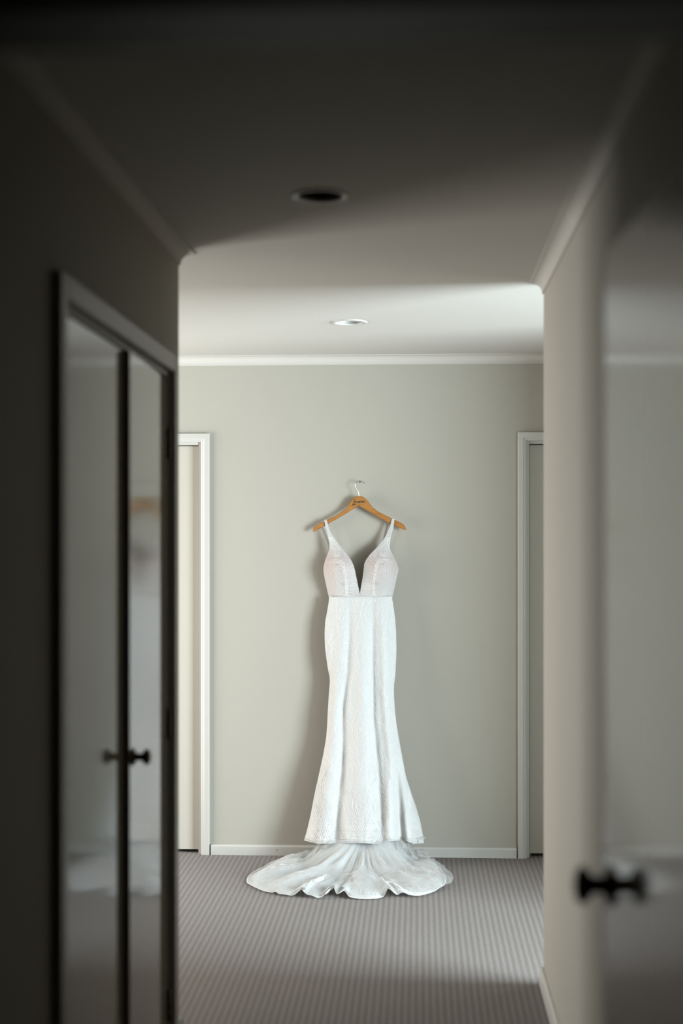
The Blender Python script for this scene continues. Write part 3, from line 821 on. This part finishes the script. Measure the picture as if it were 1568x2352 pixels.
for q in range(-9, 10):      # interlacing half-rounds above the hem
    for k in range(7):
        rr_ = 5+k*3.4; cx = 836+q*15.5
        SK_L.append(('cbc'[k % 3], [(cx+rr_*math.cos(a)*.95, 1934-rr_*1.45*math.sin(a)) for a in [PI*i/12 for i in range(13)]]))
def in_skirt(x, y):
    if y < 1374: return False
    l, r = sm(SL, min(y, 1935)), sm(SR, min(y, 1935))
    return l+.8 < x < r-.8 and y < interp(HEM, x)-1
nC = decorate(SK_L, lambda x, y: P3(x, y, skirtY(x, min(y, 1935))-.0001)-DO, in_skirt, skirt_o, step=2.6, cr=.00085, br=.00125)
print('skirt lines/beads', nC)
# hem border: three cords and a row of beads, a narrow net between
hb = []
xs = [700+i*(972.5-700)/180 for i in range(181)]
for d, k in ((-8.5, 'c'), (-5.5, 'c'), (-3.2, 'b'), (-.3, 'B')):
    pl = [(x, interp(HEM, x)+d) for x in xs]; hb.append((k, pl))
hem_o = tubes('hem_border', [[P3(x, y, skirtY(x, 1934)-.002)-DO for x, y in pl] for k, pl in hb if k == 'c'], .0009, BEADM, dress, 6)
beads('hem_beads', [P3(x, y, skirtY(x, 1934)-.0025)-DO for k, pl in hb if k in 'bB' for x, y in resample(pl, 2.6)], .0014, BEADM, hem_o)

# ---- train
TC = FL(838, 1985)   # rough middle of the train on the floor
TC = Vector((P3(836, 1935, 6.80).x, 6.79, 0))
OUT = [(690, 1953), (665, 1962.5), (646.5, 1971), (607.6, 1989.6), (584, 2001), (571, 2011), (566.5, 2020), (568, 2028), (584, 2037), (607.6, 2047), (629.6, 2051), (641, 2055.5), (675, 2059.5), (692, 2058.5), (702, 2052.5), (712, 2060.6), (729, 2063), (749.6, 2062), (765, 2052.5), (773, 2060.6), (782, 2061), (790, 2057), (803.7, 2063.5), (844, 2064.6), (868, 2063), (891.6, 2055), (901.7, 2062), (922, 2060), (952.4, 2059), (979.5, 2053), (1000, 2046), (1013, 2040), (1021, 2030), (1022, 2016), (1014, 2000), (1000, 1985), (985, 1970), (972, 1958)]
OUT2 = [(698, 1951), (680, 1962), (655, 1972), (620, 1990), (597, 2001), (585, 2012), (582, 2022), (590, 2034), (615, 2044), (640, 2051), (675, 2055), (700, 2050), (712, 2056), (749.6, 2057), (765, 2050), (790, 2053), (844, 2059), (891.6, 2051), (922, 2054), (952.4, 2053), (979.5, 2046), (1005, 2036), (1022, 2029), (1038, 2024), (1041, 2014), (1038, 2004), (1024, 1994), (1006.5, 1980), (990, 1969), (976, 1959)]
def polar(outl, z):
    tab = []
    for (x, y) in outl:
        p = FL(x, y, z); p.y = min(p.y, WY-.03); d = p-TC; tab.append((math.atan2(d.x, -d.y), math.hypot(d.x, d.y)))
    tab.sort(); return tab
PT1, PT2 = polar(OUT, .006), polar(OUT2, .02)
NOTCH = [polar([p], .006)[0][0] for p in ((702, 2052), (765, 2052), (790, 2057), (891.6, 2054), (635, 2052), (925, 2060))]
NW = [1, 1, .5, 1, .35, .3]
def train_pt(tab, th, u, zoff, seed, lift):
    R = interp(tab, th)
    dx, dy = math.sin(th), -math.cos(th)
    rin = .085 if seed > 4 else .07       # gathers inside the skirt
    exs = math.hypot(dx*(2.3 if seed > 4 else 2.0), dy*.8)
    r0 = rin*exs
    r = r0+(R-r0)*u
    z = .118*max(0, 1-u/.42)**1.6
    # pleats radiating from the gathers, dying towards the edge
    amp = (.010+.016*u)*math.sin(PI*min(1, u*1.02))**.7
    pl = .55*math.sin(th*11+seed+1.6*math.sin(u*3+seed))+.45*math.sin(th*19+seed*2.3-2.2*u)+.5*noise.noise(Vector((th*3.1, u*2.2, seed)))
    z += amp*(.75+pl)*.9*lift
    z += .012*max(0, noise.noise(Vector((th*6+seed, u*7, 1.3))))*min(1, u*3)*lift
    # the edge is lifted where a fold runs out
    for a, w in zip(NOTCH, NW):
        z += .030*w*g(th, a+.0, .028)*max(0, (u-.45)/.55)**.8
        z += .012*w*g(th, a+.06, .05)*max(0, (u-.5)/.5)
    # inner crumple
    z += .008*g(u, .22, .12)*math.sin(th*27+seed*5)
    if seed > 4:
        q = noise.noise(Vector((dx*r*5+9, dy*r*9, 2.2))); z += .022*max(0, .32-abs(q))*min(1, u*2.5)
        q = noise.noise(Vector((dx*r*11+3, dy*r*17, 5.2))); z += .010*max(0, .3-abs(q))*min(1, u*2.5)
    else:
        q = noise.noise(Vector((dx*r*7+1, dy*r*12, 8.2))); z += .013*max(0, .3-abs(q))*min(1, u*2.5)*min(1, (1-u)*8+.15)
    p = Vector((TC.x+dx*r, TC.y+dy*r, max(.003, z)+zoff))
    if p.y > WY-.02: p.y = WY-.02-.002*(p.y-WY)
    return p
def train(name, tab, m, zoff, seed, lift, NT=300, NU=60):
    V = []; Fc = []
    t0, t1 = tab[0][0], tab[-1][0]
    for i in range(NT+1):
        th = t0+(t1-t0)*i/NT
        for j in range(NU+1): V.append(train_pt(tab, th, j/NU, zoff, seed, lift)-DO)
    for i in range(NT):
        for j in range(NU):
            k = i*(NU+1)+j; Fc.append((k, k+1, k+NU+2, k+NU+1))
    return link(name, pmesh(name, V, Fc), m, dress, True), (t0, t1)
tr1, (ta, tb) = train('lace_train', PT1, TRAINM, .002, 1.7, 1.0)
tr2, (tc_, td) = train('tulle_overlay', PT2, TULLE, .010, 6.1, 1.35)
tag(tr2, 'sheer white tulle layer over the train')
def tp1(th, u, z=.0006): return train_pt(PT1, th, u, .002+z, 1.7, 1.0)-DO
TLn = []; TBd = []
for u in (.992, .975, .955):
    TLn.append([tp1(ta+(tb-ta)*i/420, u) for i in range(421)])
TBd += [tp1(ta+(tb-ta)*i/520, .999) for i in range(521)]
for k in range(46):                      # arches nested along the train
    th0 = ta+(tb-ta)*(k+.5)/46
    for q in range(4):
        w = .055*(1-q*.22); h = .22*(1-q*.2)
        pts = [tp1(max(ta, min(tb, th0+w*math.cos(a))), .93-h*math.sin(a)) for a in [PI*i/14 for i in range(15)]]
        if q % 2 == 0: TLn.append(pts)
        else: TBd += pts
for k in range(30):
    th0 = ta+(tb-ta)*(k+.5)/30
    for q in range(5):
        w = .09*(1-q*.18); h = .30*(1-q*.18)
        pts = [tp1(max(ta, min(tb, th0+w*math.cos(a))), .68-h*math.sin(a)) for a in [PI*i/18 for i in range(19)]]
        if q % 2 == 0: TLn.append(pts)
        else: TBd += pts
o = tubes('cord_work', TLn, .0009, BEADM, tr1, 5, False); o['kind'] = 'stuff'
beads('bead_work', TBd, .0013, BEADM, tr1)
# gathered tulle falling from inside the hem to the floor
def fall():
    V = []; Fc = []; NT, NU = 260, 14
    for i in range(NT+1):
        t = i/NT; px = 720+(957-720)*t
        for j in range(NU+1):
            u = j/NU
            py = 1910+u*(14+40*math.sin(PI*t)**.8)
            yb = ybase(1935)-dhalf(1935)*.55*math.sqrt(max(0, 1-(2*t-1)**2)) - .03*u + .010*math.sin(t*95+2*math.sin(t*9))*(.5+.5*u)+.006*math.sin(t*151+u)
            p = P3(px+(px-838)*.18*u, py, yb); p.z = max(p.z, .006); p.y = min(p.y, WY-.025)
            V.append(p-DO)
    for i in range(NT):
        for j in range(NU):
            k = i*(NU+1)+j; Fc.append((k, k+NU+1, k+NU+2, k+1))
    return link('tulle_underskirt', pmesh('tulle_underskirt', V, Fc), TULLE, dress, True)
tag(fall(), 'gathered tulle falling below the lace hem')

for nm, lb, ct in (('wall_end_left', 'wall closing the left end of the cross hall', 'wall'), ('wall_end_right', 'wall closing the right end of the cross hall', 'wall'),
        ('wall_side_room', 'window wall of the side room on the right', 'wall'), ('wall_near', 'wall around the near doorway', 'wall'), ('wall_back', 'dark walls of the room behind the camera', 'wall'),
        ('wall_cupboard', 'inside walls of the hall cupboard', 'wall'), ('wall_beyond', 'dark wall beyond the far doors', 'wall'), ('baseboard_left_near', 'white skirting board before the cupboard doors', 'skirting board')):
    tag(bpy.data.objects[nm], lb, ct)
print('triangles', sum(sum(len(p.vertices)-2 for p in o.data.polygons) for o in bpy.data.objects if o.type == 'MESH'))
